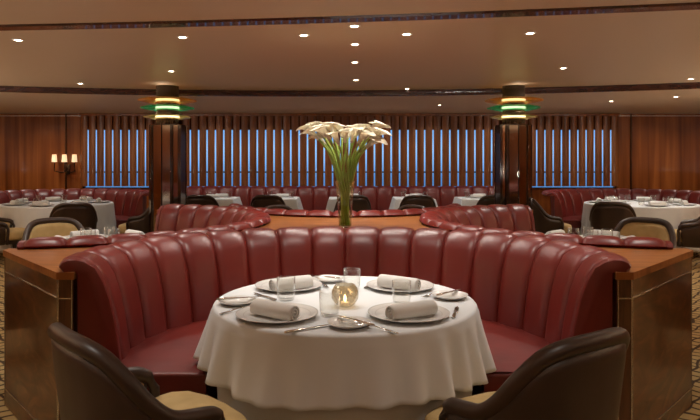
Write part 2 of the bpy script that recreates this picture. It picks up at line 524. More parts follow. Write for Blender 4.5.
# ------------------------------------------------------------------ columns with glass ring lamps
def column(x, y, label, lamp_label):
    e = empty('column', (x, y, 0)); tag(e, label, 'column', 'pair of dark mirrored columns')
    bm = bmesh.new()
    lathe(bm, [(0.245, 0.0), (0.245, 1.90), (0.0, 1.90)], 12)
    link_mesh('shaft', bm, M['lacquer'], e, smooth=False)
    bm = bmesh.new(); lathe(bm, [(0.118, 1.90), (0.118, Z_IN)], 24)
    link_mesh('neck', bm, M['bronze'], e)
    for a, wd in ((-105, 0.055), (-78, 0.05), (-50, 0.03), (-135, 0.02), (20, .05), (90, .05), (160, .05)):
        ar = math.radians(a)
        bm = bmesh.new()
        box(bm, -wd, wd, -0.006, 0.006, 0.02, 1.89, 0.003)
        link_mesh('mirror_strip', bm, M['mirror'], e, loc=(0.2455 * math.cos(ar), 0.2455 * math.sin(ar), 0), rotz=ar + PI / 2, smooth=False)
    bm = bmesh.new()
    lathe(bm, [(0.25, 0), (0.262, 0.0), (0.262, 0.10), (0.25, 0.11)], 24)
    link_mesh('base', bm, M['bronze'], e)
    f = empty('column_ring_lamp', (x, y, 0)); tag(f, lamp_label, 'lamp', 'tiered glass ring lamps on the columns')
    for z, R, mk in ((2.233, 0.385, 'amber'), (2.132, 0.350, 'green'), (2.010, 0.310, 'gold')):
        bm = bmesh.new()
        h = 0.036 if mk != 'gold' else 0.028
        lathe(bm, [(0.16, h), (0.20, h), (R - 0.08, h * 0.68), (R, 0.006), (R, -0.006), (R - 0.08, -h * 0.68), (0.20, -h), (0.16, -h)], 48)
        g = link_mesh('glass_ring', bm, M[mk], f, loc=(0, 0, z), smooth='all')
        g['label'] = {'amber': 'amber glass ring', 'green': 'green glass ring', 'gold': 'pale golden glass ring'}[mk]
        bm = bmesh.new()
        lathe(bm, [(0.152, -h * 0.45), (0.156, -h * 0.45), (0.156, h * 0.45), (0.152, h * 0.45), (0.152, -h * 0.45)], 40)
        link_mesh('lit_band', bm, M['core'], g, smooth='all')
    for k in range(30):
        a = 2 * PI * k / 30
        bm = bmesh.new()
        lo = 1.905 + 0.05 * ((k * 7) % 5) / 4
        lathe(bm, [(0, lo), (0.012, lo + 0.004), (0.012, Z_IN - 0.002), (0, Z_IN - 0.002)], 8)
        link_mesh('glass_rod', bm, M['rod'], f, loc=(0.138 * math.cos(a), 0.138 * math.sin(a), 0))
    light('ring_lamp_uplight', 'SPOT', (x, y - 0.24, 2.29), 1.5, rot=(PI, 0, 0), spot_size=math.radians(150), spot_blend=1.0, shadow_soft_size=0.05)
column(-2.40, 8.45, 'dark lacquered column with mirror strips beside the three-shade lamp wall', 'amber, green and golden glass ring lamp on the column by the three-shade lamp')
column(2.28, 8.45, 'dark lacquered column with mirror strips nearer the plain wood wall', 'amber, green and golden glass ring lamp on the column by the plain wood wall')

# ------------------------------------------------------------------ wall lamp on the wood panelling
e = empty('wall_lamp', (-5.58, YB, 1.30)); tag(e, 'wall lamp with three small lit shades on curved arms against wood panelling', 'wall lamp')
bm = bmesh.new(); box(bm, -0.04, 0.04, -0.03, 0.0, -0.16, 0.05, 0.008)
link_mesh('back_plate', bm, M['bronze'], e)
for dx in (-0.20, 0.0, 0.20):
    bm = bmesh.new()
    tube(bm, [(0, -0.03, -0.10), (dx * 0.5, -0.10, -0.12), (dx, -0.16, -0.09), (dx, -0.17, 0.0), (dx, -0.17, 0.10)], 0.011, 8)
    a = link_mesh('arm', bm, M['bronze'], e)
    bm = bmesh.new(); lathe(bm, [(0.050, 0.09), (0.052, 0.09), (0.040, 0.24), (0.038, 0.24)], 20, dx, -0.17)
    link_mesh('lamp_shade', bm, M['shade'], a)

# ------------------------------------------------------------------ channel-back banquettes
PROF = [(-.215, .40), (-.205, .50), (-.185, .64), (-.160, .76), (-.130, .85), (-.092, .912), (-.045, .942), (-.008, .954), (.030, .954), (.058, .943), (.070, .924), (.058, .908), (.0, .908), (-.06, .90), (-.07, .40)]
NV = 10   # visible profile points (bulging)
def channel_rows(width_at, bulge, dz, n=8):
    """rows across one upholstered channel; width_at(dr) -> half angle/width mapping done by caller"""
    P = [(a, b + (dz if b > 0.45 else 0)) for a, b in PROF]
    N = []
    for i in range(len(P)):
        a = P[max(i - 1, 0)]; b = P[min(i + 1, len(P) - 1)]
        d = Vector((b[0] - a[0], b[1] - a[1])).normalized()
        N.append((-d.y, d.x))
    rows = []
    for k in range(n + 1):
        u = -1 + 2 * k / n
        row = []
        f = math.sqrt(max(0.0, 1 - abs(u) ** 2.6))
        for i, (dr, z) in enumerate(P):
            bl = bulge * f * (1.0 if i < NV else (0.5 if i == NV else 0.0)) - (0.006 if i < NV else 0)
            row.append((u, dr + N[i][0] * bl, z + N[i][1] * bl))
        rows.append(row)
    return rows

def arc_booth(name, label, cx, cy, R, facing, a_half, r_seat, dz=0.0, ch=0.222, group=None, seat_half=None, cat='banquette', seat_mat='red_seat'):
    """facing: direction (radians) in which the booth opens. The back spans +-a_half about the opposite direction"""
    e = empty(name, (cx, cy, 0), facing + PI / 2)          # local +y is the middle of the back: opens towards local -y
    e.rotation_euler = (0, 0, facing + PI / 2)
    tag(e, label, cat, group)
    n = max(3, round(2 * a_half * R / ch))
    st = 2 * a_half / n
    rows = []
    for row in channel_rows(None, 0.021, dz):
        rows.append([((R + dr) * math.sin(u * st / 2), (R + dr) * math.cos(u * st / 2), z) for u, dr, z in row])
    first = None
    for k in range(n):
        ang = -a_half + (k + 0.5) * st
        if first is None:
            bm = bmesh.new(); loft(bm, rows, close_u=True, caps=True)
            first = link_mesh('back_channel', bm, M['red'], e, smooth='all')
            try: first.data.set_sharp_from_angle(angle=math.radians(75))
            except Exception: pass
            o = first
        else:
            o = first.copy(); COL.objects.link(o); o.parent = e
        o.rotation_euler = (0, 0, -ang)
    # leather end faces closing the back
    for s in (-1, 1):
        bm = bmesh.new()
        rr = []
        for da in (0.0, 0.03):
            aa = s * (a_half + da * 0.7)
            rr.append([((R + (-.14 + (dr + .14) * 0.985)) * math.sin(aa), (R + (-.14 + (dr + .14) * 0.985)) * math.cos(aa), z - 0.004 + (dz if z > .45 else 0)) for dr, z in PROF])
        loft(bm, rr, close_u=True, caps=True)
        link_mesh('end_face', bm, M['red'], e)
    sh = seat_half or a_half
    def arcring(prof, h, mat, nm):
        bm = bmesh.new(); rr = []
        m_ = 48
        for k in range(m_ + 1):
            aa = -h + 2 * h * k / m_
            rr.append([(r_ * math.sin(aa), r_ * math.cos(aa), z) for r_, z in prof])
        loft(bm, rr, close_u=True, caps=True)
        return link_mesh(nm, bm, mat, e)
    ro = R - 0.195
    arcring([(r_seat, .34), (r_seat - .012, .37), (r_seat - .012, .43), (r_seat + .012, .456), (r_seat + .06, .464), (ro - .02, .462), (ro, .45), (ro, .34)], sh, M[seat_mat], 'seat')
    arcring([(r_seat + .03, .0), (r_seat + .03, .338), (ro, .338), (ro, .0)], sh - 0.02, M['red'], 'seat_base')
    return e

# island
def prism(bm, pts, z0, z1):
    lo = [bm.verts.new((x, y, z0)) for x, y in pts]
    hi = [bm.verts.new((x, y, z1)) for x, y in pts]
    n = len(pts)
    for k in range(n):
        q = (k + 1) % n
        bm.faces.new((lo[k], lo[q], hi[q], hi[k]))
    for a, b, c in tessellate_polygon([[Vector((x, y, 0)) for x, y in pts]]):
        bm.faces.new((lo[a], lo[b], lo[c])); bm.faces.new((hi[a], hi[b], hi[c]))
    return bm
EA, EB, EC = 1.310, 1.13, 3.20          # the front booth follows an ellipse: half width, half depth, centre
def ell(th, dr=0.0):
    nx, ny = EB * math.sin(th), EA * math.cos(th)
    l = math.hypot(nx, ny)
    return (EA * math.sin(th) + dr * nx / l, EB * math.cos(th) + dr * ny / l)
def front_booth():
    e = empty('booth_banquette', (0, EC, 0))
    tag(e, 'large oxblood leather channel-back booth curving around the laid front table', 'banquette')
    H = math.radians(102)
    ths = [-H + 2 * H * k / 720 for k in range(721)]
    acc = [0.0]
    for a, b in zip(ths, ths[1:]):
        (x0, y0), (x1, y1) = ell(a), ell(b)
        acc.append(acc[-1] + math.hypot(x1 - x0, y1 - y0))
    def at_len(q):
        q = min(max(q, 0), acc[-1])
        for i in range(720):
            if acc[i + 1] >= q:
                return ths[i] + (ths[i + 1] - ths[i]) * (q - acc[i]) / (acc[i + 1] - acc[i])
        return H
    n = 18
    wide = [(-.06, -.012), (-.07, -.016)]
    prof = PROF[:-2] + [(wide[0][1], PROF[-2][1]), (wide[1][1], PROF[-1][1])]     # the back fills the recess to the wood
    base = [row[:-2] + [(row[-2][0], wide[0][1], row[-2][2]), (row[-1][0], wide[1][1], row[-1][2])] for row in channel_rows(None, 0.021, 0)]
    for k in range(n):
        rows = []
        for row in base:
            th = at_len(acc[-1] * (k + 0.5 + row[0][0] * 0.5) / n)
            rows.append([(*ell(th, dr), z) for u, dr, z in row])
        bm = bmesh.new(); loft(bm, rows, close_u=True, caps=True)
        o = link_mesh('back_channel', bm, M['red'], e, smooth='all')
        o.data.set_sharp_from_angle(angle=math.radians(75))
    for s in (-1, 1):
        rr = []
        for q, sc_ in ((-.02, 1.0), (.012, 1.0), (.024, .96), (.028, .86)):
            th = s * (H + q)
            rr.append([(*ell(th, -.07 + (dr + .07) * sc_), .70 + (z - .70) * (.5 + .5 * sc_) + (.010 if z > .9 else 0) * sc_) for dr, z in prof])
        bm = bmesh.new(); loft(bm, rr, close_u=True, caps=True)
        link_mesh('end_face', bm, M['red'], e)
    # the seat: along the back, its ends cut straight, its inner edge round the table
    ys = 2.83 - EC
    outer = [ell(math.radians(a), -.195) for a in range(-102, 103, 4)]
    inner = [(.66 * math.sin(math.radians(a)), .66 * math.cos(math.radians(a)) + 3.03 - EC) for a in range(107, -108, -4)]
    pts = [(outer[0][0], ys)] + outer + [(outer[-1][0], ys), (.63, ys)] + inner + [(-.63, ys)]
    bm = prism(bmesh.new(), pts, .34, .464)
    edges = [ed for ed in bm.edges if all(v.co.z > .46 for v in ed.verts) and len(ed.link_faces) == 2 and any(abs(f.normal.z) < .5 for f in ed.link_faces)]
    bm.normal_update()
    edges = [ed for ed in bm.edges if all(v.co.z > .46 for v in ed.verts) and any(abs(f.normal.z) < .5 for f in ed.link_faces)]
    bmesh.ops.bevel(bm, geom=edges, offset=.018, segments=3, affect='EDGES', profile=.5)
    link_mesh('seat', bm, M['red_seat'], e)
    cx_, cy_ = 0, .1
    bm = prism(bmesh.new(), [(x * .985, y + .03 if y < ys + .01 else y) for x, y in pts], 0.0, .338)
    link_mesh('seat_base', bm, M['red'], e, smooth=False)
front_booth()
arc_booth('booth_banquette', 'oxblood leather booth opening towards the three-shade lamp wall, beside the island vase', -2.15, 5.15, 1.45, PI, math.radians(80), 0.78)
arc_booth('booth_banquette', 'oxblood leather booth opening towards the plain wood wall, beside the island vase', 2.15, 5.15, 1.45, 0, math.radians(80), 0.78)
arc_booth('booth_banquette', 'oxblood leather booth behind the flower vase, opening towards the louvred windows', 0, 6.95, 1.20, PI / 2, math.radians(80), 0.66)

def arc_pts(cx, cy, r, a0, a1, n=24):
    return [(cx + r * math.cos(a0 + (a1 - a0) * k / n), cy + r * math.sin(a0 + (a1 - a0) * k / n)) for k in range(n + 1)]
def outline(grow=0.0):
    """plan of the island, anticlockwise from the front booth's right end; grow widens the arm ends for the top slab"""
    g = grow
    pts = []
    for k in range(41):                                               # front recess, left to right
        x_, y_ = ell(math.radians(-102 + 204 * k / 40), -0.008)
        pts.append((x_, y_ + EC))
    R1 = [(1.277 - g, 2.93 - g), (1.345 + g * .4, 2.93 - g), (2.02 + g, 3.646 - g * .4), (2.02 + g, 3.714), (1.90, 3.735)]
    pts += R1
    la = math.acos(0.25 / 1.385)
    pts += arc_pts(2.15, 5.15, 1.385, -la - (PI - 2 * la), la - PI, 1)[:0]
    a0 = math.atan2(-math.sqrt(1.385**2 - .25**2), -.25); a1 = math.atan2(math.sqrt(1.385**2 - .25**2), -.25)
    pts += arc_pts(2.15, 5.15, 1.385, a0 % (2 * PI), a1, 28)          # right recess, near to far
    R2 = [(1.97 + g, 6.57), (1.97 + g, 6.68), (1.30, 6.98 + g), (1.20, 6.98 + g), (1.20, 6.80)]
    pts += R2
    b = math.asin(0.15 / 1.135)
    pts += arc_pts(0, 6.95, 1.135, 2 * PI - b, PI + b, 28)            # back recess, right to left
    pts += [(-x, y) for x, y in R2[::-1]]
    pts += [(-x, y) for x, y in arc_pts(2.15, 5.15, 1.385, a0 % (2 * PI), a1, 28)[::-1]]
    pts += [(-min(x, 1.983 + g), y) for x, y in R1[::-1]]
    return pts
isl = empty('booth_island', (0, 4.95, 0))
tag(isl, 'polished walnut island with metal inlay lines joining the four leather booths', 'divider')
OFF = (0, -4.95, 0)
link_mesh('body', prism(bmesh.new(), outline(-0.012), 0.0, 0.868), M['post'], isl, smooth=False, loc=OFF)
link_mesh('ledge_top', prism(bmesh.new(), outline(0.010), 0.870, 0.905), M['ledge'], isl, smooth=False, loc=OFF)
def end_panel(x0, y0, x1, y1, nm='end_panel'):
    """veneered face from (x0,y0) to (x1,y1) with metal inlays; outward is to the right of the direction"""
    d = Vector((x1 - x0, y1 - y0)); L = d.length; a = math.atan2(d.y, d.x)
    bm = bmesh.new(); box(bm, 0, L, 0.0, 0.012, 0.0, 0.868)
    p = link_mesh(nm, bm, M['walnut'], isl, smooth=False, loc=(x0, y0 - 4.95, 0), rotz=a)
    bm = bmesh.new(); box(bm, 0, L, -0.003, 0.0, 0.778, 0.784); link_mesh('upper_inlay', bm, M['chrome'], p, smooth=False)
    bm = bmesh.new(); box(bm, 0, L, -0.003, 0.0, 0.097, 0.103); link_mesh('lower_inlay', bm, M['chrome'], p, smooth=False)
    for xx, in ((0.0,), (L - 0.005,)):
        bm = bmesh.new(); box(bm, xx, xx + 0.005, -0.004, 0.0, 0.0, 0.868); link_mesh('edge_strip', bm, M['chrome'], p, smooth=False)
for s in (1, -1):
    if s == 1:
        end_panel(1.345, 2.93, 2.02, 3.646)
        end_panel(1.277, 2.93, 1.345, 2.93, 'end_post')
        end_panel(1.97, 6.68, 1.30, 6.98)
    else:
        end_panel(-1.983, 3.646, -1.345, 2.93)
        end_panel(-1.345, 2.93, -1.277, 2.93, 'end_post')
        end_panel(-1.30, 6.98, -1.97, 6.68)
for o in isl.children:
    if o.name.startswith('end_post'):
        o.data.materials[0] = M['post']

# far banquettes
arc_booth('booth_banquette', 'oxblood leather booth around the big round table under the three-shade lamp', -4.50, 9.95, 1.34, -PI / 2, math.radians(88), 0.86, dz=-0.05, ch=0.25)
arc_booth('booth_banquette', 'oxblood leather booth around the big round table by the plain wood wall', 4.62, 9.95, 1.34, -PI / 2, math.radians(88), 0.86, dz=-0.05, ch=0.25)
e = empty('wall_banquette', (0, 12.30, 0)); tag(e, 'long straight oxblood leather banquette under the louvred windows', 'banquette')
n = 20; wd = 6.2 / n
rows = [[(u * wd / 2, dr, z) for u, dr, z in row] for row in channel_rows(None, 0.021, -0.05)]
first = None
for k in range(n):
    if first is None:
        bm = bmesh.new(); loft(bm, rows, close_u=True, caps=True)
        first = o = link_mesh('back_channel', bm, M['red'], e, smooth='all')
    else:
        o = first.copy(); COL.objects.link(o); o.parent = e
    o.location = (-3.1 + (k + 0.5) * wd, 0, 0)
bm = bmesh.new(); box(bm, -3.1, 3.1, -0.68, -0.20, 0.32, 0.46, 0.025, 3); link_mesh('seat', bm, M['red_seat'], e)
bm = bmesh.new(); box(bm, -3.1, 3.1, -0.64, -0.07, 0.0, 0.318); link_mesh('seat_base', bm, M['red'], e, smooth=False)

# ------------------------------------------------------------------ tables and cloths
def cloth_round(R, hem, flare, folds, amp, seed=0, seg=264, ztop=0.755, thick_round=0.018, low=0.0):
    """a round cloth lying on a table top of radius R, hanging to hem in soft folds"""
    rnd = random.Random(seed)
    ph = [rnd.uniform(0, 2 * PI) for _ in range(4)]
    def fold(t):
        a = folds * t + ph[0] + 1.1 * math.sin(2 * t + ph[2]) + 0.7 * math.sin(5 * t + ph[1])
        pipe = 0.62 * math.sin(a) + 0.35 * math.sin(0.5 * a + 2.0 * t)
        return 0.75 * pipe * (0.75 + 0.35 * math.sin(3 * t + ph[3])) + 0.2 * math.sin(7 * t + ph[1])
    rows = []
    for r_ in (0.02, 0.25 * R, 0.5 * R, 0.75 * R, 0.93 * R):
        rows.append([(r_ * math.cos(2 * PI * k / seg), r_ * math.sin(2 * PI * k / seg), ztop) for k in range(seg)])
    for q in range(5):
        a = PI / 2 * q / 4
        rr = R - thick_round + thick_round * math.sin(a)
        rows.append([(rr * math.cos(2 * PI * k / seg), rr * math.sin(2 * PI * k / seg), ztop - thick_round * (1 - math.cos(a))) for k in range(seg)])
    nz = 14
    z0 = ztop - thick_round
    for q in range(1, nz + 1):
        f = q / nz
        row = []
        for k in range(seg):
            t_ = 2 * PI * k / seg
            w_ = fold(t_)
            h_ = hem + low * (0.5 + 0.5 * math.sin(4 * t_ + 0.6))
            rr = R + 0.004 + flare * f ** 1.1 + amp * f ** 1.15 * w_ + amp * 0.45 * f ** 0.9
            row.append((rr * math.cos(t_), rr * math.sin(t_), z0 + (h_ - z0) * f))
        rows.append(row)
    bm = bmesh.new()
    loft(bm, rows, close_u=True)
    bm.verts.ensure_lookup_table()
    bm.faces.new([bm.verts[k] for k in range(seg)])
    return bm

def solid(o, th=0.003):
    md = o.modifiers.new('thickness', 'SOLIDIFY'); md.thickness = th; md.offset = -1
    return o

def round_table(x, y, R, label, cloth_label, under_label=None, hem=0.46, seed=1, gcat='dining table'):
    e = empty('dining_table', (x, y, 0)); tag(e, label, 'table')
    bm = bmesh.new(); lathe(bm, [(0, .715), (R - .02, .715), (R - .008, .725), (R - .008, .745), (0, .745)], 48); link_mesh('tabletop', bm, M['black_wood'], e)
    bm = bmesh.new(); lathe(bm, [(0, 0), (.26, 0), (.26, .02), (.06, .05), (.045, .2), (.045, .66), (.12, .713), (0, .713)], 24); link_mesh('pedestal', bm, M['black_wood'], e)
    c = link_mesh('tablecloth', cloth_round(R, hem, 0.030, 27, 0.047, seed, low=0.02), M['cloth'], smooth='all', loc=(x, y, 0)); solid(c)
    tag(c, cloth_label, 'tablecloth')
    if under_label:
        u = link_mesh('under_cloth', cloth_round(R - 0.008, 0.012, -0.05, 14, 0.022, seed + 9, ztop=0.750), M['under'], smooth='all', loc=(x, y, 0)); solid(u, 0.002)
        tag(u, under_label, 'tablecloth')

TX, TY, TR = 0.0, 3.03, 0.63
round_table(TX, TY, TR, 'round dining table wholly draped in white, inside the large front booth', 'white round tablecloth with hanging folds on the front laid table', 'pale floor-length under cloth showing beneath the front white tablecloth', hem=0.475, seed=3)
round_table(-2.02, 5.15, 0.50, 'round draped dining table inside the booth opening towards the lamp wall', 'white tablecloth inside the booth opening towards the three-shade lamp wall', seed=5, hem=0.3)
round_table(2.02, 5.15, 0.50, 'round draped dining table inside the booth opening towards the plain wood wall', 'white tablecloth inside the booth opening towards the plain wood wall', seed=6, hem=0.3)
round_table(-4.48, 9.72, 0.83, 'big round draped dining table under the three-shade wall lamp', 'white folded tablecloth on the big round table under the three-shade lamp', seed=7, hem=0.10)
round_table(4.60, 9.72, 0.83, 'big round draped dining table by the plain wood wall', 'white folded tablecloth on the big round table by the plain wood wall', seed=8, hem=0.10)

def cloth_square(h, hem, seed):
    rnd = random.Random(seed)
    per = 24
    def ring(hw, corner, z, wav):
        pts = []
        for s in range(4):
            for k in range(per):
                u = -1 + 2 * k / per
                x, y = hw, u * hw
                ang = math.atan2(y, x); d = abs(u)
                ext = 1 + corner * d ** 6
                w_ = 1 + wav * math.sin(9 * u + s * 1.7 + seed)
                x *= ext * w_; y *= ext * w_
                ca, sa = math.cos(s * PI / 2), math.sin(s * PI / 2)
                pts.append((x * ca - y * sa, x * sa + y * ca, z))
        return pts
    rows = [ring(0.03, 0, .755, 0), ring(h * .6, 0, .755, 0), ring(h - .012, 0, .755, 0), ring(h - .003, 0, .751, 0), ring(h, 0, .742, 0)]
    for q in range(1, 9):
        f = q / 8
        rows.append(ring(h + .075 * f, .14 * f, .742 + (hem - .742) * f, .014 * f))
    bm = bmesh.new(); loft(bm, rows, close_u=True)
    bm.verts.ensure_lookup_table(); bm.faces.new([bm.verts[k] for k in range(4 * per)])
    return bm
SQX = [-2.28, -1.18, 0.06, 1.22, 2.36]
SQY = 11.15
SQN = [q + ' from the lamp wall' for q in ('first', 'second', 'third', 'fourth', 'fifth')]
for i, x in enumerate(SQX):
    e = empty('square_table', (x, SQY, 0)); tag(e, 'small square draped table by the long banquette, ' + SQN[i], 'table', 'small square tables along the wall banquette')
    bm = bmesh.new(); box(bm, -.335, .335, -.335, .335, .715, .745, .004); link_mesh('tabletop', bm, M['black_wood'], e)
    bm = bmesh.new(); lathe(bm, [(0, 0), (.2, 0), (.2, .02), (.04, .05), (.04, .713), (0, .713)], 20); link_mesh('pedestal', bm, M['black_wood'], e)
    c = link_mesh('tablecloth', cloth_square(.35, .28, i), M['cloth'], smooth='all', loc=(x, SQY, 0)); solid(c)
    tag(c, 'white tablecloth on the small square table, ' + SQN[i], 'tablecloth', 'white cloths on the small square tables')

# ------------------------------------------------------------------ barrel chairs
def spline(pts, n):
    out = []
    P = [Vector(p) for p in pts]
    for i in range(len(P) - 1):
        p0, p1, p2, p3 = P[max(i - 1, 0)], P[i], P[i + 1], P[min(i + 2, len(P) - 1)]
        for k in range(n):
            t_ = k / n
            out.append(0.5 * ((2 * p1) + (-p0 + p2) * t_ + (2 * p0 - 5 * p1 + 4 * p2 - p3) * t_ ** 2 + (-p0 + 3 * p1 - 3 * p2 + p3) * t_ ** 3))
    out.append(P[-1])
    return out
half = [(.272, .120, .575), (.284, .085, .592), (.290, .02, .602), (.290, -.06, .620), (.280, -.125, .672), (.256, -.19, .755), (.212, -.245, .828), (.15, -.278, .858), (.07, -.292, .866), (0, -.295, .867)]
path = spline(half + [(-x, y, z) for x, y, z in half[-2::-1]], 5)
def make_chair():
    e = empty('barrel_chair', (0, 0, 0))
    n = len(path)
    nrm = []
    for i in range(n):
        d = path[min(i + 1, n - 1)] - path[max(i - 1, 0)]
        d.z = 0; d.normalize()
        nrm.append(Vector((d.y, -d.x, 0)))
    if nrm[n // 2].y > 0:
        nrm = [-v for v in nrm]
    def sect(i, offs):
        """offs: (outward offset, height: ('r', below rim) or ('a', absolute), taper)"""
        p = path[i]; o = []
        for d, (k, v) in offs:
            z = p.z - v if k == 'r' else v
            tp = max(0.0, (p.z - 0.03 - z)) * 0.10          # shell leans in towards its foot
            q = p + nrm[i] * (d - tp)
            o.append(Vector((q.x, q.y, z)))
        return o
    outer = [(.010, ('r', .045)), (.013, ('r', .09)), (.012, ('r', .16)), (.008, ('a', .42)), (.0, ('a', .33)), (-.012, ('a', .285)), (-.035, ('a', .28))]
    inner = [(-.035, ('a', .28)), (-.045, ('a', .40)), (-.042, ('r', .16)), (-.036, ('r', .09)), (-.030, ('r', .045))]
    bm = bmesh.new()
    rows = [sect(i, outer + inner[1:]) for i in range(n)]
    loft(bm, rows, close_u=True, caps=True)
    link_mesh('back_shell', bm, M['brown'], e, smooth='all')
    bm = bmesh.new()                       # padded roll running along the top and down the arm fronts
    rim = [p + nrm[i] * (-.008) + Vector((0, 0, -.024)) for i, p in enumerate(path)]
    front = [Vector((x, y, z)) for x, y, z in ((.262, .150, .50), (.258, .150, .42), (.255, .142, .34), (.252, .13, .29))]
    pts = front[::-1] + rim + [Vector((-v.x, v.y, v.z)) for v in front]
    rad = [.021] * 4 + [.029] * len(rim) + [.021] * 4
    tube(bm, pts, rad, 12)
    link_mesh('rolled_rim', bm, M['brown'], e, smooth='all')
    bm = bmesh.new()                       # tan lining inside the back
    rows = []
    for i in range(2, n - 2):
        a = sect(i, [(-.047, ('a', .38)), (-.052, ('a', .46)), (-.050, ('r', .15)), (-.044, ('r', .085)), (-.033, ('r', .048)), (-.025, ('r', .06)), (-.035, ('a', .38))])
        rows.append(a)
    loft(bm, rows, close_u=True, caps=True)
    link_mesh('back_lining', bm, M['tan'], e, smooth='all')
    bm = bmesh.new()                       # seat cushion
    pl = [(.275, .235), (.235, .295), (.13, .33), (0, .338), (-.13, .33), (-.235, .295), (-.275, .235), (-.27, .165), (-.235, .10), (-.235, -.06), (-.20, -.17), (-.11, -.215), (0, -.225), (.11, -.215), (.20, -.17), (.235, -.06), (.235, .10), (.27, .165)]
    rows = []
    for sx, z in ((.93, .345), (.985, .355), (1.0, .375), (1.0, .43), (.985, .452), (.94, .465), (.80, .472), (.5, .476), (.1, .477)):
        rows.append([(x * sx, .05 + (y - .05) * sx, z) for x, y in pl])
    loft(bm, rows, close_u=True, caps=True)
    link_mesh('seat', bm, M['tan'], e, smooth='all')
    bm = bmesh.new(); box(bm, -.21, .21, -.19, .25, .285, .345, .01); link_mesh('seat_frame', bm, M['brown'], e)
    for sx in (-1, 1):
        for y, y2 in ((.21, .24), (-.16, -.2)):
            bm = bmesh.new(); tube(bm, [(sx * .19, y, .30), (sx * .215, y2, 0.0)], [.024, .014], 10)
            link_mesh('leg', bm, M['black_wood'], e)
    return e
CH = make_chair()
used = [False]
CG = 'brown barrel chairs'
def chair(x, y, tx, ty, label, turn=0.0):
    rz = math.atan2(ty - y, tx - x) - PI / 2 + turn
    if not used[0]:
        used[0] = True
        o = CH; o.location = (x, y, 0); o.rotation_euler = (0, 0, rz)
    else:
        o = copy_tree(CH, (x, y, 0), rz)
    tag(o, label, 'chair', CG)
    return o
chair(-.71, 2.26, -.71 + .73, 2.26 + .68, 'large dark leather barrel chair at the front table, lamp-wall side')
chair(.66, 2.27, .66 - .54, 2.27 + .84, 'large dark leather barrel chair at the front table, plain-wall side')
chair(-2.67, 5.85, -2.02, 5.0, 'barrel chair showing its tan inside, at the booth opening towards the lamp wall')
chair(2.76, 5.88, 2.02, 5.0, 'barrel chair showing its tan inside, at the booth opening towards the plain wood wall')
chair(-2.72, 4.10, -2.2, 5.15, 'brown barrel chair mostly hidden beside the lamp-side walnut end panel')
chair(2.76, 4.10, 2.2, 5.15, 'brown barrel chair mostly hidden beside the plain-wall walnut end panel')
chair(-3.70, 8.50, -4.3, 9.72, 'brown barrel chair seen from behind at the lamp-wall round table')
chair(-4.76, 8.60, -3.8, 8.95, 'brown barrel chair partly cut off at the lamp-wall round table')
chair(-3.05, 9.45, -4.48, 9.45, 'brown barrel chair in profile between column and lamp-wall round table', 0.0)
chair(3.72, 8.65, 4.3, 9.72, 'brown barrel chair seen from behind at the plain-wall round table')
chair(4.66, 8.40, 3.7, 8.95, 'brown barrel chair partly cut off at the plain-wall round table')
chair(3.05, 9.45, 4.6, 9.45, 'brown barrel chair in profile between column and plain-wall round table')
for i, x in enumerate(SQX):
    chair(x + (-.05, -.06, .06, -.03, .05)[i], SQY - .82, x, SQY, 'brown barrel chair from behind at a square table, ' + SQN[i])
chair(.66, 7.62, 0, 7.05, 'barrel chair with tan inside behind the island, nearer the column by the plain wall')
chair(-.66, 7.62, 0, 7.05, 'barrel chair with tan inside behind the island, nearer the column by the lamp wall')

# ------------------------------------------------------------------ tableware
ZT = 0.7555
def make_plate(name, R, mat=M['china']):
    bm = bmesh.new()
    prof = [(0, .004), (R * .55, .004), (R * .62, .006), (R * .66, .010), (R * .80, .014), (R * .82, .0145), (R * .965, .019), (R, .021), (R, .019), (R * .93, .014), (R * .62, .001), (R * .55, .0), (0, .0)]
    lathe(bm, prof, 56)
    bm.faces.ensure_lookup_table()
    for f in bm.faces:
        r_ = f.calc_center_median().xy.length
        if R * .80 < r_ < R * .82 and f.calc_center_median().z > .012:
            f.material_index = 1
    return link_mesh(name, bm, [mat, M['band']], smooth='all')
def place(proto, x, y, z, rz, label, group, first, cat):
    o = proto if first else copy_tree(proto)
    o.location = (x, y, z); o.rotation_euler = (0, 0, rz)
    return tag(o, label, cat, group)
CHG = make_plate('charger_plate', .177)
SPOTS = [(-.292, 2.69, 'front lamp-side place'), (.275, 2.70, 'front plain-wall place'), (-.297, 3.30, 'back lamp-side place'), (.290, 3.29, 'back plain-wall place')]
for i, (x, y, w_) in enumerate(SPOTS):
    place(CHG, x, y, ZT, 0, 'large white charger plate under a napkin, ' + w_ + ' of the front table', 'charger plates on the front table', i == 0, 'plate')
BRD = make_plate('bread_plate', .088)
for i, (x, y, w_) in enumerate([(-.505, 2.93, 'under a knife, lamp-side edge'), (.512, 3.05, 'under a knife, plain-wall edge'), (.016, 2.535, 'with a glass dish, front edge'), (-.095, 3.475, 'at the back edge')]):
    place(BRD, x, y, ZT, 0, 'small white bread plate ' + w_ + ' of the front table', 'bread plates on the front table', i == 0, 'plate')

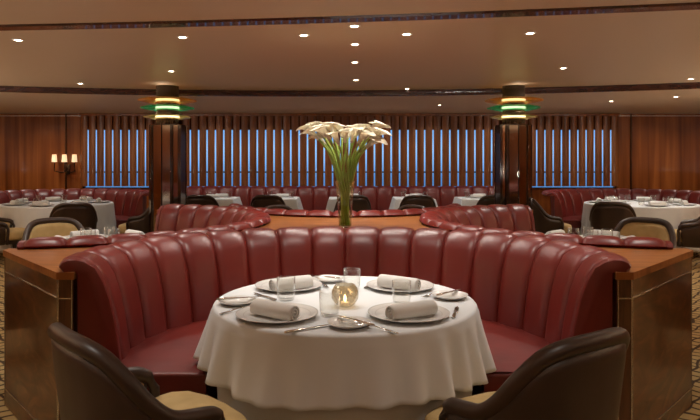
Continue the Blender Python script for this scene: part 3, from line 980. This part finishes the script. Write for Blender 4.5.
def make_napkin():
    """a napkin rolled up tight: a spiral of cloth, flattened a little underneath"""
    bm = bmesh.new()
    L = .228; turns = 2.6; N = 62
    th = .0068
    sec_o, sec_i = [], []
    for k in range(N + 1):
        f = k / N
        a = 2 * PI * turns * f
        r_ = .007 + .0335 * f
        sec_o.append((r_ * math.cos(a), r_ * math.sin(a)))
        sec_i.append(((r_ - th) * math.cos(a), (r_ - th) * math.sin(a)))
    sec = sec_o + sec_i[::-1]
    rows = []
    for q, sc_ in ((-.5, .90), (-.49, .965), (-.46, 1.0), (-.2, 1.03), (.2, 1.03), (.46, 1.0), (.49, .965), (.5, .90)):
        rows.append([(q * L, c * sc_, max(s_ * sc_ * .96, -.031)) for c, s_ in sec])
    loft(bm, rows, close_u=True)
    bm.verts.ensure_lookup_table(); W_ = len(sec)
    for b0 in (0, (len(rows) - 1) * W_):
        for k in range(N):
            bm.faces.new([bm.verts[b0 + q] for q in (k, k + 1, W_ - 2 - k, W_ - 1 - k)])
    return link_mesh('rolled_napkin', bm, M['napkin'])
NAP = make_napkin()
NP = [((-.384, 2.725), (-.214, 2.60), 'front lamp-side place'), ((.37, 2.70), (.20, 2.60), 'front plain-wall place'),
      ((-.368, 3.17), (-.19, 3.29), 'back lamp-side place'), ((.19, 3.31), (.371, 3.18), 'back plain-wall place')]
for i, (a, b, w_) in enumerate(NP):
    rz = math.atan2(b[1] - a[1], b[0] - a[0])
    place(NAP, (a[0] + b[0]) / 2, (a[1] + b[1]) / 2, ZT + .036, rz, 'rolled white linen napkin on a charger, ' + w_ + ' of the front table', 'rolled napkins on the front table', i == 0, 'napkin')

def make_glass(name='tumbler', r=.045, h=.110):
    bm = bmesh.new()
    prof = [(0, .0), (r * .78, .0), (r * .88, .004), (r * .95, .03), (r, .07), (r * .98, h), (r * .955, h), (r * .97, .07), (r * .91, .03), (r * .80, .012), (0, .010)]
    lathe(bm, prof, 32)
    return link_mesh(name, bm, M['glass'], smooth='all')
TUM = make_glass()
for i, (x, y, w_) in enumerate([(-.067, 2.70, 'beside the candle globe towards the front'), (-.284, 3.01, 'between the two lamp-side chargers'), (.036, 3.245, 'behind the candle globe'), (.265, 2.925, 'between the two plain-wall-side chargers')]):
    place(TUM, x, y, ZT, 0, 'clear glass tumbler ' + w_ + ' on the front table', 'glass tumblers on the front table', i == 0, 'glass')

# cutlery
def make_knife():
    rows = []
    prof = [(0, .004, .004), (.004, .008, .005), (.03, .0088, .0055), (.075, .007, .0045), (.095, .0055, .0035), (.105, .0075, .0016), (.13, .0095, .0012), (.175, .0095, .001), (.198, .006, .0008), (.208, .0015, .0006)]
    for x, hw, ht in prof:
        rows.append([(x, hw * math.cos(2 * PI * k / 10), .006 + ht * math.sin(2 * PI * k / 10)) for k in range(10)])
    bm = bmesh.new(); loft(bm, rows, close_u=True, caps=True)
    return link_mesh('table_knife', bm, M['steel'], smooth='all')
def make_fork():
    bm = bmesh.new()
    rows = []
    for x, hw, z in ((0, .004, .004), (.004, .009, .004), (.05, .0075, .007), (.10, .004, .011), (.125, .0035, .011), (.14, .009, .009), (.152, .012, .006)):
        rows.append([(x, hw * math.cos(2 * PI * k / 8), z + .0018 * math.sin(2 * PI * k / 8)) for k in range(8)])
    loft(bm, rows, close_u=True, caps=True)
    for k in range(4):
        y = -.0099 + .0066 * k
        tube(bm, [(.148, y, .0065), (.17, y, .005), (.19, y * .97, .007), (.205, y * .95, .011)], [.0022, .002, .0018, .001], 6)
    return link_mesh('table_fork', bm, M['steel'], smooth='all')
KN = make_knife(); FK = make_fork()
# (handle point, tip point, z, label)
KS = [((-.235, 2.425), (-.06, 2.545), ZT, 'beside the front lamp-side charger'),
      ((.46, 2.655), (.515, 2.86), ZT, 'near the cloth rim by the front plain-wall charger'),
      ((-.33, 2.99), (-.515, 3.22), ZT, 'beside the back charger on the lamp side'),
      ((-.60, 2.92), (-.425, 2.965), ZT + .019, 'lying across the lamp-side bread plate'),
      ((.44, 3.00), (.58, 3.145), ZT + .019, 'lying across the plain-wall-side bread plate'),
      ((.115, 2.46), (-.02, 2.60), ZT + .019, 'lying across the front bread plate'),
      ((-.03, 3.44), (-.19, 3.53), ZT + .019, 'lying across the back bread plate'),
      ((.185, 3.46), (.105, 3.28), ZT, 'beside the back charger on the plain-wall side')]
for i, (a, b, z, w_) in enumerate(KS):
    place(KN, a[0], a[1], z, math.atan2(b[1] - a[1], b[0] - a[0]), 'silver table knife ' + w_ + ', front table', 'knives on the front table', i == 0, 'knife')
FS = [((-.545, 2.72), (-.42, 2.86), ZT, 'beside the front charger on the lamp side'), ((.205, 2.42), (.06, 2.545), ZT, 'beside the front charger on the plain-wall side'),
      ((-.14, 3.46), (-.09, 3.26), ZT, 'beside the back charger on the lamp side'), ((.505, 3.20), (.40, 3.07), ZT, 'beside the back charger on the plain-wall side')]
for i, (a, b, z, w_) in enumerate(FS):
    place(FK, a[0], a[1], z, math.atan2(b[1] - a[1], b[0] - a[0]), 'silver table fork ' + w_ + ', front table', 'forks on the front table', i == 0, 'fork')
# clear butter dish on the front bread plate
bm = bmesh.new(); lathe(bm, [(0, 0), (.030, 0), (.036, .006), (.040, .022), (.038, .022), (.033, .008), (0, .005)], 28)
tag(link_mesh('butter_dish', bm, M['glass'], smooth='all', loc=(.008, 2.545, ZT + .005)), 'small clear glass dish on the front bread plate', 'dish')

# candle globe
e = empty('candle_globe', (0, 2.885, ZT)); tag(e, 'faceted smoky glass globe with a lit candle on the front table', 'candle holder')
bm = bmesh.new()
bmesh.ops.create_icosphere(bm, subdivisions=3, radius=.063)
dead = [v for v in bm.verts if v.co.z > .052]
bmesh.ops.delete(bm, geom=dead, context='VERTS')
for v in bm.verts:
    k = 1 + .035 * math.sin(9 * math.atan2(v.co.y, v.co.x) + 14 * v.co.z / .063) * (1 - abs(v.co.z) / .07)
    v.co.x *= k; v.co.y *= k
    v.co.z = max(v.co.z, -.056) + .056
g = link_mesh('glass_globe', bm, M['globe'], e, smooth=False)
md = g.modifiers.new('thickness', 'SOLIDIFY'); md.thickness = .004
bm = bmesh.new(); lathe(bm, [(0, .004), (.019, .004), (.019, .02), (0, .019)], 20); link_mesh('tea_light', bm, M['wax'], e)
bm = bmesh.new(); lathe(bm, [(0, .021), (.005, .028), (.006, .036), (.003, .048), (0, .056)], 12); link_mesh('flame', bm, M['flame'], e, smooth='all')
light('candle_glow', 'POINT', (0, 2.885, ZT + .05), 0.22, color=(1, .72, .42), shadow_soft_size=.012)

# ------------------------------------------------------------------ vase of calla lilies
VX, VY, VZ = 0.0, 4.86, 0.906
e = empty('glass_vase', (VX, VY, VZ)); tag(e, 'tall flared clear glass vase of white calla lilies on the walnut island top', 'vase')
bm = bmesh.new()
lathe(bm, [(0, 0), (.046, 0), (.050, .004), (.052, .06), (.060, .20), (.078, .36), (.076, .36), (.0575, .20), (.049, .06), (.046, .014), (0, .012)], 40)
link_mesh('vase_wall', bm, M['vase'], e, smooth='all')
bm = bmesh.new(); lathe(bm, [(0, .014), (.0465, .015), (.0485, .06), (.0545, .17), (0, .17)], 32); link_mesh('water', bm, M['water'], e, smooth='all')
def calla(i, tipx, tipy, tipz, ang0, yaw, size, label):
    o = empty('calla_lily', (VX, VY, VZ)); tag(o, label, 'flower', 'calla lilies in the glass vase')
    a = ang0
    fx, fy = -.034 * math.cos(a), -.034 * math.sin(a)
    base = Vector((fx, fy, .018)); neck = Vector((tipx * .16 + .03 * math.cos(a + 1), tipy * .16 + .03 * math.sin(a + 1), .36))
    head = Vector((tipx, tipy, tipz - VZ - .135))
    mid = neck.lerp(head, .5) + Vector((-tipx * .08, -tipy * .08, .03))
    pts = spline([base, base.lerp(neck, .5) + Vector((.012 * math.cos(a + 2), .012 * math.sin(a + 2), 0)), neck, mid, head], 6)
    bm = bmesh.new(); tube(bm, pts, [.0085] * len(pts), 8); link_mesh('stem', bm, M['stem'], o, smooth='all')
    # the spathe: a funnel whose lip flares and runs out to a point on one side
    rows = []
    d = (pts[-1] - pts[-3]).normalized()
    out = Vector((math.cos(yaw), math.sin(yaw), 0))
    nU, nV = 10, 22
    for q in range(nU + 1):
        f = q / nU
        row = []
        for k in range(nV + 1):
            t_ = -PI * 1.02 + 2.04 * PI * k / nV
            lip = math.cos(t_)
            pt = max(0, lip) ** 3
            r_ = .0085 + .026 * f ** 1.3 + .017 * f ** 6
            h_ = .135 * f - .022 * f ** 5 * (1 - lip) + .012 * f ** 5 * lip - .010 * f ** 8
            ext = .028 * f ** 5 * pt
            x = (r_ + ext) * math.cos(t_); y = r_ * math.sin(t_)
            row.append(Vector((x, y, h_ - ext * .30)) * size)
        rows.append(row)
    z_ = (d + out * .25).normalized(); x_ = (out - z_ * out.dot(z_)).normalized(); y_ = z_.cross(x_)
    mt = Matrix((x_, y_, z_)).transposed().to_4x4(); mt.translation = head
    bm = bmesh.new(); loft(bm, [[mt @ v for v in r_] for r_ in rows])
    s_ = link_mesh('spathe', bm, M['petal'], o, smooth='all'); md = s_.modifiers.new('thickness', 'SOLIDIFY'); md.thickness = .0016
    bm = bmesh.new(); tube(bm, [mt @ (Vector((0, 0, z)) * size) for z in (.01, .05, .085, .092)], [.004, .0055, .005, .001], 8); link_mesh('spadix', bm, M['spadix'], o, smooth='all')
CAL = [(-.300, .00, 1.735), (-.265, -.07, 1.700), (-.235, .06, 1.745), (-.205, -.02, 1.715), (-.17, .09, 1.745), (-.15, -.09, 1.695), (-.115, .02, 1.735), (-.085, .11, 1.725), (-.06, -.08, 1.655), (-.03, .05, 1.715),
       (.00, -.10, 1.675), (.03, .09, 1.715), (.065, -.05, 1.675), (.10, .05, 1.715), (.13, -.09, 1.665), (.165, .07, 1.715), (.195, -.04, 1.695), (.23, .04, 1.735), (.265, -.06, 1.695), (.275, .05, 1.745), (.215, -.11, 1.635), (-.20, .02, 1.66)]
order = sorted(range(len(CAL)), key=lambda k: CAL[k][0])
ORD = ['first', 'second', 'third', 'fourth', 'fifth', 'sixth', 'seventh', 'eighth', 'ninth', 'tenth', 'eleventh', 'twelfth', 'thirteenth', 'fourteenth', 'fifteenth', 'sixteenth', 'seventeenth', 'eighteenth', 'nineteenth', 'twentieth', 'twenty-first', 'twenty-second']
for rank, k in enumerate(order):
    tx, ty, tz = CAL[k][0] * .76, CAL[k][1], CAL[k][2] + .025
    yaw = math.atan2(ty, tx) + random.uniform(-.6, .6)
    calla(k, tx, ty, tz, math.atan2(ty, tx), yaw, random.uniform(1.05, 1.25), 'white calla lily in the vase, %s counting from the lamp wall side' % ORD[rank])

# ------------------------------------------------------------------ settings on the farther tables
def setting(cx, cy, R, angs, places, gtag):
    for a, pl in zip(angs, places):
        x, y = cx + R * math.cos(a), cy + R * math.sin(a)
        place(CHG, x, y, ZT, 0, 'white charger plate, ' + pl, 'charger plates on ' + gtag, False, 'plate')
        place(NAP, x, y, ZT + .036, a + PI / 2, 'white rolled napkin, ' + pl, 'rolled napkins on ' + gtag, False, 'napkin')
        x2, y2 = cx + (R - .17) * math.cos(a + .55), cy + (R - .17) * math.sin(a + .55)
        place(TUM, x2, y2, ZT, 0, 'clear tumbler, ' + pl, 'glass tumblers on ' + gtag, False, 'glass')
SEVEN = [PI * 2 * k / 7 + .3 for k in range(7)]
setting(-4.48, 9.72, .60, SEVEN, [ORD[k] + ' place from the column round the lamp-wall table' for k in range(7)], 'the lamp-wall round table')
setting(4.60, 9.72, .60, [PI - a for a in SEVEN], [ORD[k] + ' place from the column round the plain-wall table' for k in range(7)], 'the plain-wall round table')
FOUR = [PI / 4, PI * 3 / 4, PI * 5 / 4, PI * 7 / 4]
SIDES = ['island side nearer the windows', 'open side nearer the windows', 'open side nearer the front', 'island side nearer the front']
setting(-2.02, 5.15, .30, FOUR, ['lamp-side booth table, ' + q for q in SIDES], 'the lamp-side booth table')
setting(2.02, 5.15, .30, [PI - a for a in FOUR], ['plain-wall booth table, ' + q for q in SIDES], 'the plain-wall booth table')
for i, x in enumerate(SQX):
    w_ = 'the square table ' + SQN[i]
    place(NAP, x + .06, SQY + .12, ZT + .034, 0.1, 'rolled napkin at the banquette side of ' + w_, 'napkins on the small square tables', False, 'napkin')
    place(NAP, x - .04, SQY - .16, ZT + .034, 0.0, 'rolled napkin at the chair side of ' + w_, 'napkins on the small square tables', False, 'napkin')
    place(TUM, x - .17, SQY + .05, ZT, 0, 'tumbler at the lamp side on ' + w_, 'tumblers on the small square tables', False, 'glass')
    place(TUM, x + .22, SQY + .02, ZT, 0, 'tumbler at the plain-wall side on ' + w_, 'tumblers on the small square tables', False, 'glass')
